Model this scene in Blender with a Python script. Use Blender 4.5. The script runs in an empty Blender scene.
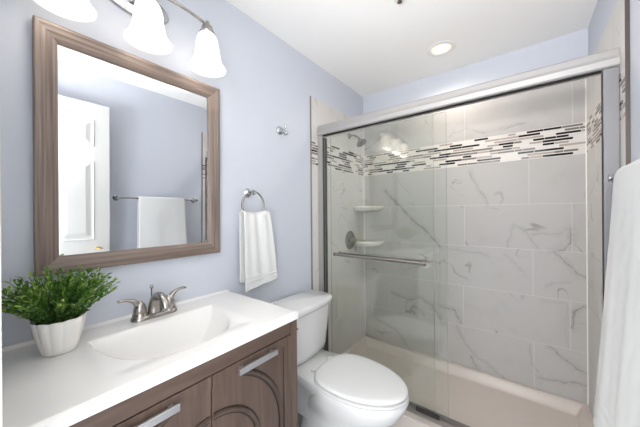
import bpy, bmesh, math, random
from mathutils import Vector, Matrix, noise
R = math.radians
PI = math.pi
C = bpy.context.scene.collection
sc = bpy.context.scene

# ------------------------------------------------------------------ camera
cd = bpy.data.cameras.new('camera')
cam = bpy.data.objects.new('camera', cd)
C.objects.link(cam)
PSI, ROLL, PITCH = .6564, -.008, .0007
F = Vector((-math.sin(PSI)*math.cos(PITCH), math.cos(PSI)*math.cos(PITCH), -math.sin(PITCH)))
Rt = Vector((math.cos(PSI), math.sin(PSI), 0))
Up = Rt.cross(F)
r2 = Rt*math.cos(ROLL) + Up*math.sin(ROLL)
u2 = Up*math.cos(ROLL) - Rt*math.sin(ROLL)
cam.matrix_world = Matrix(((r2.x, u2.x, -F.x, 1.255), (r2.y, u2.y, -F.y, 0), (r2.z, u2.z, -F.z, 1.30), (0, 0, 0, 1)))
cd.sensor_width = 36
cd.lens = 265.6/640*36
cd.clip_start = .01
sc.camera = cam

# ------------------------------------------------------------------ world, lights, exposure
w = bpy.data.worlds.new('world')
sc.world = w
w.use_nodes = True
w.node_tree.nodes['Background'].inputs[0].default_value = (.93, .96, 1, 1)
w.node_tree.nodes['Background'].inputs[1].default_value = 2.75
sc.view_settings.view_transform = 'Standard'
sc.view_settings.look = 'None'
sc.view_settings.gamma = 1
sc.view_settings.exposure = 1.15
SHADE_EMIT = .9
BULB_W = .15
CAN_W = 9.0
FILL_W = 31.0


def lamp(name, kind, loc, energy, color=(1, 1, 1), size=.1, rot=(0, 0, 0), size_y=None, spot=None):
    l = bpy.data.lights.new(name, kind)
    l.energy = energy
    l.color = color
    if kind == 'AREA':
        l.size = size
        if size_y:
            l.shape = 'RECTANGLE'
            l.size_y = size_y
    else:
        l.shadow_soft_size = size
    if spot:
        l.spot_size = spot
        l.spot_blend = .8
    o = bpy.data.objects.new(name, l)
    o.location = loc
    o.rotation_euler = rot
    C.objects.link(o)
    return o


# unseen fill light added beyond the doorway to brighten ceiling and walls
lamp('added_fill_light', 'AREA', (.98, -.62, 1.62), FILL_W, (1, .985, .97), .6, (R(170), 0, 0), .4)


# ------------------------------------------------------------------ materials
def lin(c):
    return tuple(((v/255)/12.92 if v/255 <= .04045 else ((v/255+.055)/1.055)**2.4) for v in c) + (1,)


def mat(name, col, rough=.5, metal=0, spec=.5, coat=0, bump=0, bscale=200, var=0, vscale=6, stretch=(1, 1, 1), col2=None, emit=0):
    m = bpy.data.materials.new(name)
    m.use_nodes = True
    nt = m.node_tree
    b = nt.nodes['Principled BSDF']
    b.inputs['Base Color'].default_value = lin(col)
    b.inputs['Roughness'].default_value = rough
    b.inputs['Metallic'].default_value = metal
    b.inputs['Specular IOR Level'].default_value = spec
    b.inputs['Coat Weight'].default_value = coat
    b.inputs['Coat Roughness'].default_value = .05
    tc = nt.nodes.new('ShaderNodeTexCoord')
    mp = nt.nodes.new('ShaderNodeMapping')
    mp.inputs['Scale'].default_value = stretch
    nt.links.new(tc.outputs['Object'], mp.inputs[0])
    if col2:
        n = nt.nodes.new('ShaderNodeTexNoise')
        n.inputs['Scale'].default_value = vscale
        n.inputs['Detail'].default_value = 5
        nt.links.new(mp.outputs[0], n.inputs[0])
        r = nt.nodes.new('ShaderNodeValToRGB')
        r.color_ramp.elements[0].position = .3
        r.color_ramp.elements[1].position = .7
        r.color_ramp.elements[0].color = lin(col)
        r.color_ramp.elements[1].color = lin(col2)
        nt.links.new(n.outputs[0], r.inputs[0])
        nt.links.new(r.outputs[0], b.inputs['Base Color'])
    if bump:
        n = nt.nodes.new('ShaderNodeTexNoise')
        n.inputs['Scale'].default_value = bscale
        n.inputs['Detail'].default_value = 3
        nt.links.new(mp.outputs[0], n.inputs[0])
        bp = nt.nodes.new('ShaderNodeBump')
        bp.inputs['Strength'].default_value = bump
        bp.inputs['Distance'].default_value = .002
        nt.links.new(n.outputs[0], bp.inputs['Height'])
        nt.links.new(bp.outputs[0], b.inputs['Normal'])
    if emit:
        b.inputs['Emission Color'].default_value = lin(col)
        b.inputs['Emission Strength'].default_value = emit
    return m


M = {}
M['paint'] = mat('blue_grey_wall_paint', (200, 204, 214), .55, bump=.06, bscale=260, col2=(202, 206, 215), vscale=3)
M['ceiling'] = mat('white_ceiling_paint', (243, 242, 240), .8, bump=.05, bscale=180)
M['trim'] = mat('white_gloss_trim_paint', (232, 231, 227), .35)
M['door'] = mat('white_door_paint', (206, 205, 201), .4)
M['porcelain'] = mat('white_porcelain', (221, 221, 220), .08, coat=.6)
M['seat'] = mat('white_seat_plastic', (218, 218, 217), .22)
M['counter'] = mat('white_cultured_marble', (229, 227, 224), .16, coat=.3)
M['pan'] = mat('cream_acrylic_pan', (202, 192, 184), .3)
M['shelfmat'] = mat('cream_ceramic', (236, 232, 224), .15)
M['nickel'] = mat('brushed_nickel', (170, 165, 160), .26, 1)
M['nickel_dark'] = mat('dark_brushed_nickel', (120, 110, 104), .32, 1)
M['rail'] = mat('satin_aluminium', (180, 177, 175), .5, .6, bump=.05, bscale=60, stretch=(1, 40, 40))
M['jamb'] = mat('satin_grey_aluminium', (146, 145, 147), .45, .55)
M['track'] = mat('grey_aluminium_track', (128, 121, 116), .5, .4)
M['chrome'] = mat('chrome', (190, 191, 194), .14, 1)
M['pull'] = mat('satin_chrome_pull', (214, 215, 218), .3, 1)
M['rubber'] = mat('black_rubber', (34, 30, 28), .5)
M['brass'] = mat('brass', (196, 158, 92), .2, 1)
M['towel'] = mat('white_terry_cloth', (226, 226, 224), .95, spec=.1, bump=.9, bscale=420)
M['pot'] = mat('white_glazed_ceramic', (236, 233, 227), .25)
M['soil'] = mat('dark_soil', (38, 34, 24), .95, bump=.8, bscale=120)
M['grout'] = mat('pale_grout', (222, 218, 214), .8)
M['seam'] = mat('white_caulk', (236, 234, 230), .6)
M['black'] = mat('black_gap', (16, 13, 12), .8)


def wood(name, axis, cdark, clight, scale=1):
    m = bpy.data.materials.new(name)
    m.use_nodes = True
    nt = m.node_tree
    b = nt.nodes['Principled BSDF']
    b.inputs['Roughness'].default_value = .42
    tc = nt.nodes.new('ShaderNodeTexCoord')
    mp = nt.nodes.new('ShaderNodeMapping')
    s = [110*scale]*3
    s['xyz'.index(axis)] = 2.5
    mp.inputs['Scale'].default_value = s
    nt.links.new(tc.outputs['Object'], mp.inputs[0])
    n = nt.nodes.new('ShaderNodeTexNoise')
    n.inputs['Scale'].default_value = 1
    n.inputs['Detail'].default_value = 4
    n.inputs['Distortion'].default_value = .6
    nt.links.new(mp.outputs[0], n.inputs[0])
    r = nt.nodes.new('ShaderNodeValToRGB')
    r.color_ramp.elements[0].position = .3
    r.color_ramp.elements[1].position = .72
    r.color_ramp.elements[0].color = lin(cdark)
    r.color_ramp.elements[1].color = lin(clight)
    nt.links.new(n.outputs[0], r.inputs[0])
    nt.links.new(r.outputs[0], b.inputs['Base Color'])
    bp = nt.nodes.new('ShaderNodeBump')
    bp.inputs['Strength'].default_value = .15
    bp.inputs['Distance'].default_value = .001
    nt.links.new(n.outputs[0], bp.inputs['Height'])
    nt.links.new(bp.outputs[0], b.inputs['Normal'])
    return m


M['frame_y'] = wood('grey_brown_frame_wood_horizontal', 'y', (96, 81, 73), (142, 126, 116), 1.2)
M['frame_z'] = wood('grey_brown_frame_wood_upright', 'z', (96, 81, 73), (142, 126, 116), 1.2)
M['cab_y'] = wood('umber_cabinet_wood_horizontal', 'y', (74, 59, 51), (96, 79, 69), .35)
M['cab_z'] = wood('umber_cabinet_wood_upright', 'z', (74, 59, 51), (98, 81, 71), .35)
M['cab_dark'] = wood('umber_moulding_wood', 'z', (62, 48, 41), (80, 65, 56), .35)

M['dark_line'] = mat('dark_brown_line', (30, 21, 17), .6)  # dark brown for thin lines along panel edges and moulding flanks
VEINS = [
(0.01, 1, [(0.219, 1.512), (0.37, 1.36), (0.459, 1.261), (0.544, 1.184), (0.657, 1.071), (0.704, 1.016)]),
(0.004, 0.7, [(0.924, 1.601), (0.967, 1.493), (1.012, 1.415), (1.039, 1.356)]),
(0.003, 0.6, [(1.157, 1.048), (1.193, 1.208), (1.253, 1.171), (1.327, 1.04)]),
(0.003, 0.6, [(1.298, 1.144), (1.377, 1.152), (1.427, 1.149), (1.489, 1.196)]),
(0.008, 0.9, [(1.489, 1.187), (1.488, 1.107), (1.454, 1.05), (1.399, 1.036)]),
(0.004, 1, [(1.399, 1.036), (1.454, 0.978), (1.519, 0.903), (1.563, 0.875)]),
(0.004, 0.5, [(0.757, 1.012), (0.906, 0.999), (1.054, 0.974)]),
(0.004, 0.5, [(0.828, 0.811), (0.905, 0.779)]),
(0.002, 0.5, [(1.14, 1.005), (1.266, 0.862)]),
(0.008, 0.8, [(0.7, 0.531), (0.81, 0.528), (0.856, 0.434)]),
(0.004, 0.7, [(0.821, 0.4), (0.888, 0.263), (0.975, 0.19), (1.14, 0.103)]),
(0.005, 0.8, [(0.921, 0.199), (0.966, 0.114)]),
(0.004, 0.6, [(1.279, 0.382), (1.289, 0.248), (1.321, 0.214)]),
(0.004, 1, [(1.382, 0.4), (1.47, 0.331), (1.566, 0.271)]),
(0.006, 0.7, [(1.32, 0.17), (1.454, 0.197), (1.559, 0.217), (1.557, 0.127)]),
(0.006, 1, [(1.494, 0.548), (1.495, 0.653), (1.546, 0.706), (1.573, 0.687)]),
(0.003, 0.6, [(1.486, 0.588), (1.546, 0.593)]),
(0.002, 0.5, [(1.342, 0.697), (1.463, 0.709), (1.471, 0.426)]),
(0.004, 0.8, [(1.488, 0.924), (1.534, 0.889), (1.57, 0.885)]),
(0.004, 0.5, [(1.36, 0.788), (1.41, 0.829), (1.481, 0.85)]),
(0.006, 0.8, [(0.127, 0.298), (0.315, 0.242), (0.379, 0.187), (0.468, 0.08)]),
(0.007, 0.7, [(0.289, 0.574), (0.436, 0.529), (0.54, 0.575), (0.645, 0.528), (0.707, 0.434)]),
(0.003, 0.6, [(0.785, 1.911), (0.899, 1.952), (1.031, 1.888)]),
(0.002, 0.4, [(1.031, 1.888), (1.261, 1.92), (1.298, 1.851)]),
(0.005, 0.6, [(0.438, 0.794), (0.584, 0.88), (0.703, 0.893)]),
]


def marble(name, base, vein, veins=()):
    """white marble-look porcelain; soft random veining per tile, plus drawn veins where a tile has a strong one"""
    m = bpy.data.materials.new(name)
    m.use_nodes = True
    nt = m.node_tree
    N, L = nt.nodes, nt.links
    b = N['Principled BSDF']
    b.inputs['Roughness'].default_value = .45
    b.inputs['Specular IOR Level'].default_value = .3
    tc = N.new('ShaderNodeTexCoord')
    at = N.new('ShaderNodeAttribute')
    at.attribute_name = 'tile'

    def vm(op, a, c=None, val=None):
        n = N.new('ShaderNodeVectorMath')
        n.operation = op
        L.new(a, n.inputs[0])
        if c is not None:
            if isinstance(c, tuple):
                n.inputs[1].default_value = c
            else:
                L.new(c, n.inputs[1])
        if val is not None:
            if isinstance(val, float):
                n.inputs['Scale'].default_value = val
            else:
                L.new(val, n.inputs['Scale'])
        return n.outputs['Value'] if op in ('DOT_PRODUCT', 'LENGTH') else n.outputs['Vector']

    def ma(op, a, c, clamp=False):
        n = N.new('ShaderNodeMath')
        n.operation = op
        n.use_clamp = clamp
        for i, q in enumerate((a, c)):
            if isinstance(q, (int, float)):
                n.inputs[i].default_value = q
            else:
                L.new(q, n.inputs[i])
        return n.outputs[0]

    def mr(v, a0, a1, b0, b1):
        n = N.new('ShaderNodeMapRange')
        n.interpolation_type = 'SMOOTHSTEP'
        L.new(v, n.inputs[0])
        for i, q in enumerate((a0, a1, b0, b1)):
            n.inputs[i+1].default_value = q
        return n.outputs[0]

    def ns(v, s, d=4, rough=.6, dist=0):
        n = N.new('ShaderNodeTexNoise')
        n.inputs['Scale'].default_value = s
        n.inputs['Detail'].default_value = d
        n.inputs['Roughness'].default_value = rough
        n.inputs['Distortion'].default_value = dist
        L.new(v, n.inputs[0])
        return n
    P = tc.outputs['Object']
    off = vm('SCALE', at.outputs['Color'], val=17.0)
    Q = vm('ADD', P, off)
    # random veins: thin level lines of a warped noise, present only in patches
    n1 = ns(Q, 2.4, 3, .5, .7)
    v1 = ma('ABSOLUTE', ma('SUBTRACT', n1.outputs[0], .5), 0)
    v1 = mr(v1, 0, .012, 1, 0)
    k1 = mr(ns(Q, 3.2, 2).outputs[0], .5, .64, 0, .6)
    soft = mr(ns(Q, 4, 5).outputs[0], .5, .8, 0, .16)
    fac = ma('MAXIMUM', ma('MULTIPLY', v1, k1), soft)
    if veins:
        wn = ns(P, 14, 5, .6)
        wv = vm('SCALE', vm('SUBTRACT', wn.outputs['Color'], (.5, .5, .5)), val=.055)
        W = vm('ADD', P, wv)
        W = vm('MULTIPLY', W, (1, 0, 1))
        thick = mr(ns(P, 22, 3).outputs[0], .3, .7, .35, 1.5)
        tot = None
        for (wd, st, pts) in veins:
            for (a, c) in zip(pts[:-1], pts[1:]):
                A = (a[0], 0, a[1])
                ba = (c[0]-a[0], 0, c[1]-a[1])
                bb = ba[0]**2 + ba[2]**2
                pa = vm('SUBTRACT', W, A)
                h = ma('MULTIPLY', vm('DOT_PRODUCT', pa, ba), 1/bb, True)
                bn = N.new('ShaderNodeVectorMath')
                bn.operation = 'SCALE'
                bn.inputs[0].default_value = ba
                L.new(h, bn.inputs['Scale'])
                d = vm('LENGTH', vm('SUBTRACT', pa, bn.outputs['Vector']))
                d = ma('DIVIDE', d, thick)
                core = mr(d, wd*.1, wd*1.3, st*.95, 0)
                halo = mr(d, 0, wd*5+.015, .26*st, 0)
                q = ma('MAXIMUM', core, halo)
                tot = q if tot is None else ma('MAXIMUM', tot, q)
        fac = ma('MAXIMUM', fac, ma('MULTIPLY', tot, .72))
    mx = N.new('ShaderNodeMix')
    mx.data_type = 'RGBA'
    L.new(fac, mx.inputs[0])
    mx.inputs[6].default_value = lin(base)
    mx.inputs[7].default_value = lin(vein)
    L.new(mx.outputs[2], b.inputs['Base Color'])
    return m


M['marble'] = marble('marble_tile_lit', (208, 205, 201), (140, 133, 127))  # side-wall copy, base lightened to stand in for stronger light
M['marble_shaded'] = marble('marble_tile_shaded', (183, 180, 177), (120, 112, 106))  # same tile on the back wall, shade put into a darker base
M['floor'] = marble('grey_floor_tile', (196, 196, 198), (150, 150, 152))
M['mos_white'] = mat('mosaic_white_stone', (214, 209, 203), .3)
M['mos_grey'] = mat('mosaic_grey_glass', (128, 120, 113), .12)
M['mos_taupe'] = mat('mosaic_taupe_stone', (172, 160, 150), .25)
M['mos_black'] = mat('mosaic_black_brown_glass', (42, 36, 34), .1)

# thin clear door glass
def glass_mat():
    m = bpy.data.materials.new('clear_door_glass')
    m.use_nodes = True
    nt = m.node_tree
    N, L = nt.nodes, nt.links
    N.remove(N['Principled BSDF'])
    out = N['Material Output']
    g = N.new('ShaderNodeNewGeometry')
    dp = N.new('ShaderNodeVectorMath')
    dp.operation = 'DOT_PRODUCT'
    L.new(g.outputs['Incoming'], dp.inputs[0])
    L.new(g.outputs['Normal'], dp.inputs[1])
    a = N.new('ShaderNodeMath'); a.operation = 'ABSOLUTE'
    L.new(dp.outputs['Value'], a.inputs[0])
    s = N.new('ShaderNodeMath'); s.operation = 'SUBTRACT'; s.inputs[0].default_value = 1
    L.new(a.outputs[0], s.inputs[1])
    p = N.new('ShaderNodeMath'); p.operation = 'POWER'; p.inputs[1].default_value = 5
    L.new(s.outputs[0], p.inputs[0])
    k = N.new('ShaderNodeMath'); k.operation = 'MULTIPLY_ADD'
    k.inputs[1].default_value = .955; k.inputs[2].default_value = .045
    L.new(p.outputs[0], k.inputs[0])
    t = N.new('ShaderNodeBsdfTransparent')
    t.inputs[0].default_value = (.982, .992, .980, 1)
    gl = N.new('ShaderNodeBsdfGlossy')
    gl.inputs['Roughness'].default_value = .0
    mx = N.new('ShaderNodeMixShader')
    L.new(k.outputs[0], mx.inputs[0]); L.new(t.outputs[0], mx.inputs[1]); L.new(gl.outputs[0], mx.inputs[2])
    L.new(mx.outputs[0], out.inputs[0])
    return m


M['glass'] = glass_mat()
M['glass_edge'] = mat('green_glass_edge', (128, 146, 136), .2)
M['mirror'] = mat('mirror_silver', (238, 240, 242), .0, 1)


def shade_mat():
    m = bpy.data.materials.new('lit_alabaster_glass')
    m.use_nodes = True
    nt = m.node_tree
    b = nt.nodes['Principled BSDF']
    b.inputs['Base Color'].default_value = lin((240, 236, 230))
    b.inputs['Roughness'].default_value = .25
    tc = nt.nodes.new('ShaderNodeTexCoord')
    n = nt.nodes.new('ShaderNodeTexNoise')
    n.inputs['Scale'].default_value = 14
    n.inputs['Distortion'].default_value = 1.5
    nt.links.new(tc.outputs['Object'], n.inputs[0])
    r = nt.nodes.new('ShaderNodeMapRange')
    r.inputs[1].default_value = .3; r.inputs[2].default_value = .7
    r.inputs[3].default_value = SHADE_EMIT*.36; r.inputs[4].default_value = SHADE_EMIT*.5
    nt.links.new(n.outputs[0], r.inputs[0])
    b.inputs['Emission Color'].default_value = (1, .97, .93, 1)
    nt.links.new(r.outputs[0], b.inputs['Emission Strength'])
    tr = nt.nodes.new('ShaderNodeBsdfTransparent')
    tr.inputs[0].default_value = (1, .98, .95, 1)
    mx = nt.nodes.new('ShaderNodeMixShader')
    mx.inputs[0].default_value = .3
    nt.links.new(b.outputs[0], mx.inputs[1])
    nt.links.new(tr.outputs[0], mx.inputs[2])
    nt.links.new(mx.outputs[0], nt.nodes['Material Output'].inputs[0])
    return m


M['shade'] = shade_mat()
M['bulb'] = mat('lit_bulb', (255, 250, 240), .4, emit=SHADE_EMIT*5.0)
M['can_lamp'] = mat('warm_lit_lamp_face', (255, 236, 205), .4, emit=4)
M['can_baffle'] = mat('cream_reflector', (250, 226, 180), .3, emit=.5)


def leaf_mat():
    m = bpy.data.materials.new('green_leaves')
    m.use_nodes = True
    nt = m.node_tree
    b = nt.nodes['Principled BSDF']
    b.inputs['Roughness'].default_value = .38
    a = nt.nodes.new('ShaderNodeAttribute')
    a.attribute_name = 'leaf'
    r = nt.nodes.new('ShaderNodeValToRGB')
    r.color_ramp.elements[0].color = lin((34, 62, 22))
    r.color_ramp.elements[1].color = lin((150, 178, 70))
    e = r.color_ramp.elements.new(.5)
    e.color = lin((76, 118, 40))
    nt.links.new(a.outputs['Fac'], r.inputs[0])
    nt.links.new(r.outputs[0], b.inputs['Base Color'])
    return m


M['leaf'] = leaf_mat()


# ------------------------------------------------------------------ builders
def obj(name, bm, m, parent=None, smooth=False, kind=None, auto=None):
    me = bpy.data.meshes.new(name)
    bm.normal_update()
    bm.to_mesh(me)
    bm.free()
    ms = m if isinstance(m, (list, tuple)) else [m]
    for q in ms:
        me.materials.append(q)
    if smooth:
        for p in me.polygons:
            p.use_smooth = True
        if auto:
            try:
                me.set_sharp_from_angle(angle=R(auto))
            except Exception:
                pass
    o = bpy.data.objects.new(name, me)
    C.objects.link(o)
    if parent:
        o.parent = parent
        o.matrix_parent_inverse = Matrix.Translation(-Vector(PLOC.get(parent.name, (0, 0, 0))))
    if kind:
        o['kind'] = kind
    return o


PLOC = {}


def thing(name, label, cat, loc=(0, 0, 0), group=None):
    o = bpy.data.objects.new(name, None)
    o.empty_display_size = .05
    o.location = loc
    C.objects.link(o)
    PLOC[o.name] = loc
    o['label'] = label
    o['category'] = cat
    if group:
        o['group'] = group
    return o


def tag(o, label, cat, group=None):
    o['label'] = label
    o['category'] = cat
    if group:
        o['group'] = group
    return o


def box(bm, a, b, mi=0, bev=0, seg=2):
    vs = [bm.verts.new((x, y, z)) for x in (a[0], b[0]) for y in (a[1], b[1]) for z in (a[2], b[2])]
    fs = [(0, 1, 3, 2), (4, 6, 7, 5), (0, 4, 5, 1), (2, 3, 7, 6), (0, 2, 6, 4), (1, 5, 7, 3)]
    faces = []
    for f in fs:
        q = bm.faces.new([vs[i] for i in f])
        q.material_index = mi
        faces.append(q)
    if bev:
        es = list({e for f in faces for e in f.edges})
        bmesh.ops.bevel(bm, geom=es, offset=bev, segments=seg, affect='EDGES', profile=.5)
    return faces


def bx(a, b, bev=0, seg=2):
    bm = bmesh.new()
    box(bm, a, b, 0, bev, seg)
    return bm


def loft(bm, rings, cap0=True, cap1=True, closed=True):
    V = [[bm.verts.new(p) for p in r] for r in rings]
    n = len(V[0])
    for i in range(len(V)-1):
        for j in range(n if closed else n-1):
            k = (j+1) % n
            bm.faces.new((V[i][j], V[i][k], V[i+1][k], V[i+1][j]))
    if cap0:
        bm.faces.new(list(reversed(V[0])))
    if cap1:
        bm.faces.new(V[-1])
    return V


def lathe(prof, axis='z', c=(0, 0, 0), n=32, cap0=False, cap1=False, bm=None):
    bm = bm or bmesh.new()
    rings = []
    for (r, h) in prof:
        ring = []
        for j in range(n):
            a = 2*PI*j/n
            p, q = r*math.cos(a), r*math.sin(a)
            if axis == 'z':
                v = (p, q, h)
            elif axis == 'x':
                v = (h, p, q)
            else:
                v = (q, h, p)
            ring.append((v[0]+c[0], v[1]+c[1], v[2]+c[2]))
        rings.append(ring)
    loft(bm, rings, cap0, cap1)
    return bm


def tube(pts, rad, n=12, bm=None, flat=None, closed=False):
    """sweep a round (or flattened) section along pts; rad may be a list"""
    bm = bm or bmesh.new()
    pts = [Vector(p) for p in pts]
    m = len(pts)
    rads = rad if isinstance(rad, (list, tuple)) else [rad]*m
    rings = []
    up = None
    for i, p in enumerate(pts):
        if closed:
            t = pts[(i+1) % m]-pts[i-1]
        else:
            t = pts[min(i+1, m-1)]-pts[max(i-1, 0)]
        t.normalize()
        if up is None:
            up = Vector((0, 0, 1)) if abs(t.z) < .9 else Vector((1, 0, 0))
        s = t.cross(up).normalized()
        up = s.cross(t).normalized()
        fx, fz = (flat[i] if isinstance(flat, list) else flat) if flat else (1, 1)
        rings.append([p + s*math.cos(2*PI*j/n)*rads[i]*fx + up*math.sin(2*PI*j/n)*rads[i]*fz for j in range(n)])
    if closed:
        rings.append(rings[0])
        loft(bm, rings, False, False)
        bmesh.ops.remove_doubles(bm, verts=bm.verts, dist=1e-6)
    else:
        loft(bm, rings, True, True)
    return bm


def curve(pts, n=8):
    """Catmull-Rom through pts"""
    P = [Vector(p) for p in pts]
    P = [P[0]*2-P[1]] + P + [P[-1]*2-P[-2]]
    out = []
    for i in range(1, len(P)-2):
        for k in range(n):
            t = k/n
            a, b, c, d = P[i-1], P[i], P[i+1], P[i+2]
            out.append(.5*((2*b)+(c-a)*t+(2*a-5*b+4*c-d)*t*t+(3*b-a-3*c+d)*t**3))
    out.append(P[-2])
    return out


def recalc(bm):
    bmesh.ops.recalc_face_normals(bm, faces=bm.faces)
    return bm


# ------------------------------------------------------------------ dimensions
XR, YB, ZC = 1.575, 2.335, 2.44
TT = .012          # tile build-out
TX0, TX1, TY1 = TT, XR-TT, YB-TT
TY0 = 1.518        # where the tile starts on the side walls
TILE_TOP = 2.167
PANZ = .098

# ------------------------------------------------------------------ the room
def struct(name, bm, m, parent=None):
    return obj(name, bm, m, parent, kind='structure')


floor_bm = bmesh.new()
tl = floor_bm.loops.layers.float_color.new('tile')
random.seed(3)
box(floor_bm, (-.1, -1.3, -.05), (XR+.1, YB+.1, -.002))
for i in range(6):
    for j in range(9):
        x0, y0 = .0+i*.305, -1.2+j*.305
        x1, y1 = min(x0+.301, XR), min(y0+.301, 1.53)
        if x1 <= x0 or y1 <= y0:
            continue
        c = (random.random(), random.random(), random.random(), 1)
        for f in box(floor_bm, (x0, y0, -.002), (x1, y1, 0)):
            for l in f.loops:
                l[tl] = c
struct('floor', floor_bm, M['floor'])
struct('ceiling', bx((-.1, -1.3, ZC), (XR+.1, YB+.1, ZC+.06)), M['ceiling'])
wall_left = struct('wall_left', bx((-.1, -.12, 0), (0, YB+.1, ZC)), M['paint'])
wall_right = struct('wall_right', bx((XR, -.12, 0), (XR+.1, YB+.1, ZC)), M['paint'])
wall_back = struct('wall_back', bx((0, YB, 0), (XR, YB+.1, ZC)), M['paint'])
bm = bmesh.new()
box(bm, (0, -.12, 0), (.665, 0, ZC))
box(bm, (1.47, -.12, 0), (XR, 0, ZC))
box(bm, (.665, -.12, 2.16), (1.47, 0, ZC))
struct('wall_front', bm, M['paint'])
# door casing around the opening the camera stands in
bm = bmesh.new()
box(bm, (.60, .0, 0), (.672, .0221, 2.23), 0, .003)
box(bm, (.60, 0, 2.16), (1.53, .0236, 2.23), 0, .003)
struct('trim_1', bm, M['trim'])
struct('baseboard_left', bx((0, .82, 0), (.014, 1.515, .09), .003), M['trim'])
struct('baseboard_right', bx((XR-.014, .02, 0), (XR, 1.515, .09), .003), M['trim'])

# open six-panel door standing along the right wall
DX = 1.455
door = struct('door_1', bx((DX, -.03, .012), (DX+.035, .672, 2.15), .002), M['door'])
bm = bmesh.new()
for (y0, y1) in ((.07, .285), (.36, .575)):
    for (z0, z1) in ((1.81, 2.02), (1.08, 1.70), (.25, .90)):
        # sunk ring + raised field
        o_ = [(DX-.0005, y0, z0), (DX-.0005, y1, z0), (DX-.0005, y1, z1), (DX-.0005, y0, z1)]
        def rect(ins, x):
            return [(x, y0+ins, z0+ins), (x, y1-ins, z0+ins), (x, y1-ins, z1-ins), (x, y0+ins, z1-ins)]
        loft(bm, [rect(0, DX), rect(.006, DX-.006), rect(.016, DX-.001), rect(.026, DX-.001), rect(.055, DX-.009)], False, True)
struct('door_panel_moulding', recalc(bm), M['door'], door)
kb = lathe([(.024, 0), (.024, -.005), (.012, -.008), (.011, -.02), (.018, -.024), (.024, -.034), (.021, -.044), (.01, -.049), (.001, -.049)], 'x', (DX, .598, 1.0), 24)
o = obj('door_knob', kb, M['brass'], door, True)
o['label'] = 'round brass knob'
o['kind'] = 'structure'


# tile cladding: marble-look tiles laid with a third offset, with a mosaic strip band
def segs_in(p0, p1, z0, z1):
    out = []
    for wd, st, pts in VEINS:
        for a, c in zip(pts[:-1], pts[1:]):
            hit = 0
            for k in range(21):
                x, z = a[0]+(c[0]-a[0])*k/20, a[1]+(c[1]-a[1])*k/20
                if p0-.012 < x < p1+.012 and z0-.012 < z < z1+.012:
                    hit += 1
            if hit > 2:
                out.append((wd, st, [a, c]))
    return out


def tiles(axis, a0, a1, face, out, ztop=TILE_TOP, phase=0.0, seed=1, veined=None):
    """axis: wall runs along x or y; face: wall coordinate; out: +-1 into the room"""
    random.seed(seed)
    bm = bmesh.new()
    lay = bm.loops.layers.float_color.new('tile')

    def put(p0, p1, z0, z1, d0, d1, mi, bev=0):
        f0, f1 = sorted((face+out*d0, face+out*d1))
        if axis == 'x':
            fs = box(bm, (p0, f0, z0), (p1, f1, z1), mi)
        else:
            fs = box(bm, (f0, p0, z0), (f1, p1, z1), mi)
        c = (random.random(), random.random(), random.random(), 1)
        for f in fs:
            for l in f.loops:
                l[lay] = c
    put(a0, a1, .02, ztop, 0, TT-.0012, 1)
    zs = [.02, .413, .7265, 1.04, 1.3525, 1.66]
    G = .0009
    rows = list(zip(zs[:-1], zs[1:])) + [(1.856, ztop)]
    starts = [1.30, 1.483, 1.298, 1.494, 1.28, 1.50]
    for (z0, z1), s in zip(rows, starts):
        s += phase
        x = s - 4*.61
        while x < a1:
            p0, p1 = max(x, a0), min(x+.61, a1)
            if p1-p0 > .004:
                mi = 0
                if veined is not None:
                    sg = segs_in(p0, p1, z0, z1)
                    if sg:
                        veined.append(marble('marble_tile_veined_shaded', (183, 180, 177), (120, 112, 106), sg))  # drawn veins over the same shade-darkened base
                        mi = len(veined)-1
                put(p0+G, p1-G, z0+G, z1-G, 0, TT, mi)
            x += .61
    return bm, lay, put


def mosaic(axis, a0, a1, face, out, seed):
    random.seed(seed)
    bm = bmesh.new()
    f0, f1 = sorted((face+out*.004, face+out*(TT-.0002)))

    def put(p0, p1, z0, z1, e, mi):
        g0, g1 = sorted((face+out*.004, face+out*e))
        if axis == 'x':
            box(bm, (p0, g0, z0), (p1, g1, z1), mi)
        else:
            box(bm, (g0, p0, z0), (g1, p1, z1), mi)
    put(a0, a1, 1.661, 1.855, TT-.0008, 0)
    rows = 10
    h = .194/rows
    last = 0
    for r in range(rows):
        z0 = 1.661+r*h
        x = a0 - random.random()*.1
        mi = random.choice((1, 2, 3))
        while x < a1:
            ln = random.choice((.045, .07, .07, .1, .1, .14))
            if mi in (1, 4):
                ln = random.choice((.06, .09, .12, .15))
            p0, p1 = max(x, a0), min(x+ln, a1)
            if p1-p0 > .006:
                ins = .0012 if mi == 1 else .003
                put(p0+.001, p1-.001, z0+ins, z0+h-ins, TT+.0006 if mi != 1 else TT, mi)
            x += ln
            if mi == 1:
                mi = random.choice((2, 3, 4, 4, 3))
            else:
                mi = random.choice((1, 1, 1, 2, 3, 4))
    return bm


MM = [M['grout'], M['mos_white'], M['mos_grey'], M['mos_taupe'], M['mos_black']]
for nm, par, ax, a0, a1, fc, ou, ph, mt, sd in (
        ('back', wall_back, 'x', TX0, TX1, YB, -1, 0, 'marble_back', 5),
        ('left', wall_left, 'y', TY0, YB, 0, 1, .35, 'marble', 11),
        ('right', wall_right, 'y', TY0, YB, XR, -1, .2, 'marble', 17)):
    ml = [M['marble_shaded' if nm == 'back' else 'marble'], M['grout']]
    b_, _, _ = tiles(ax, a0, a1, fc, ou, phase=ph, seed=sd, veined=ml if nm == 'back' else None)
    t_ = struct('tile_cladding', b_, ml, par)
    mz = struct('mosaic_band', mosaic(ax, a0, a1, fc, ou, sd+1), MM, par)
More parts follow.
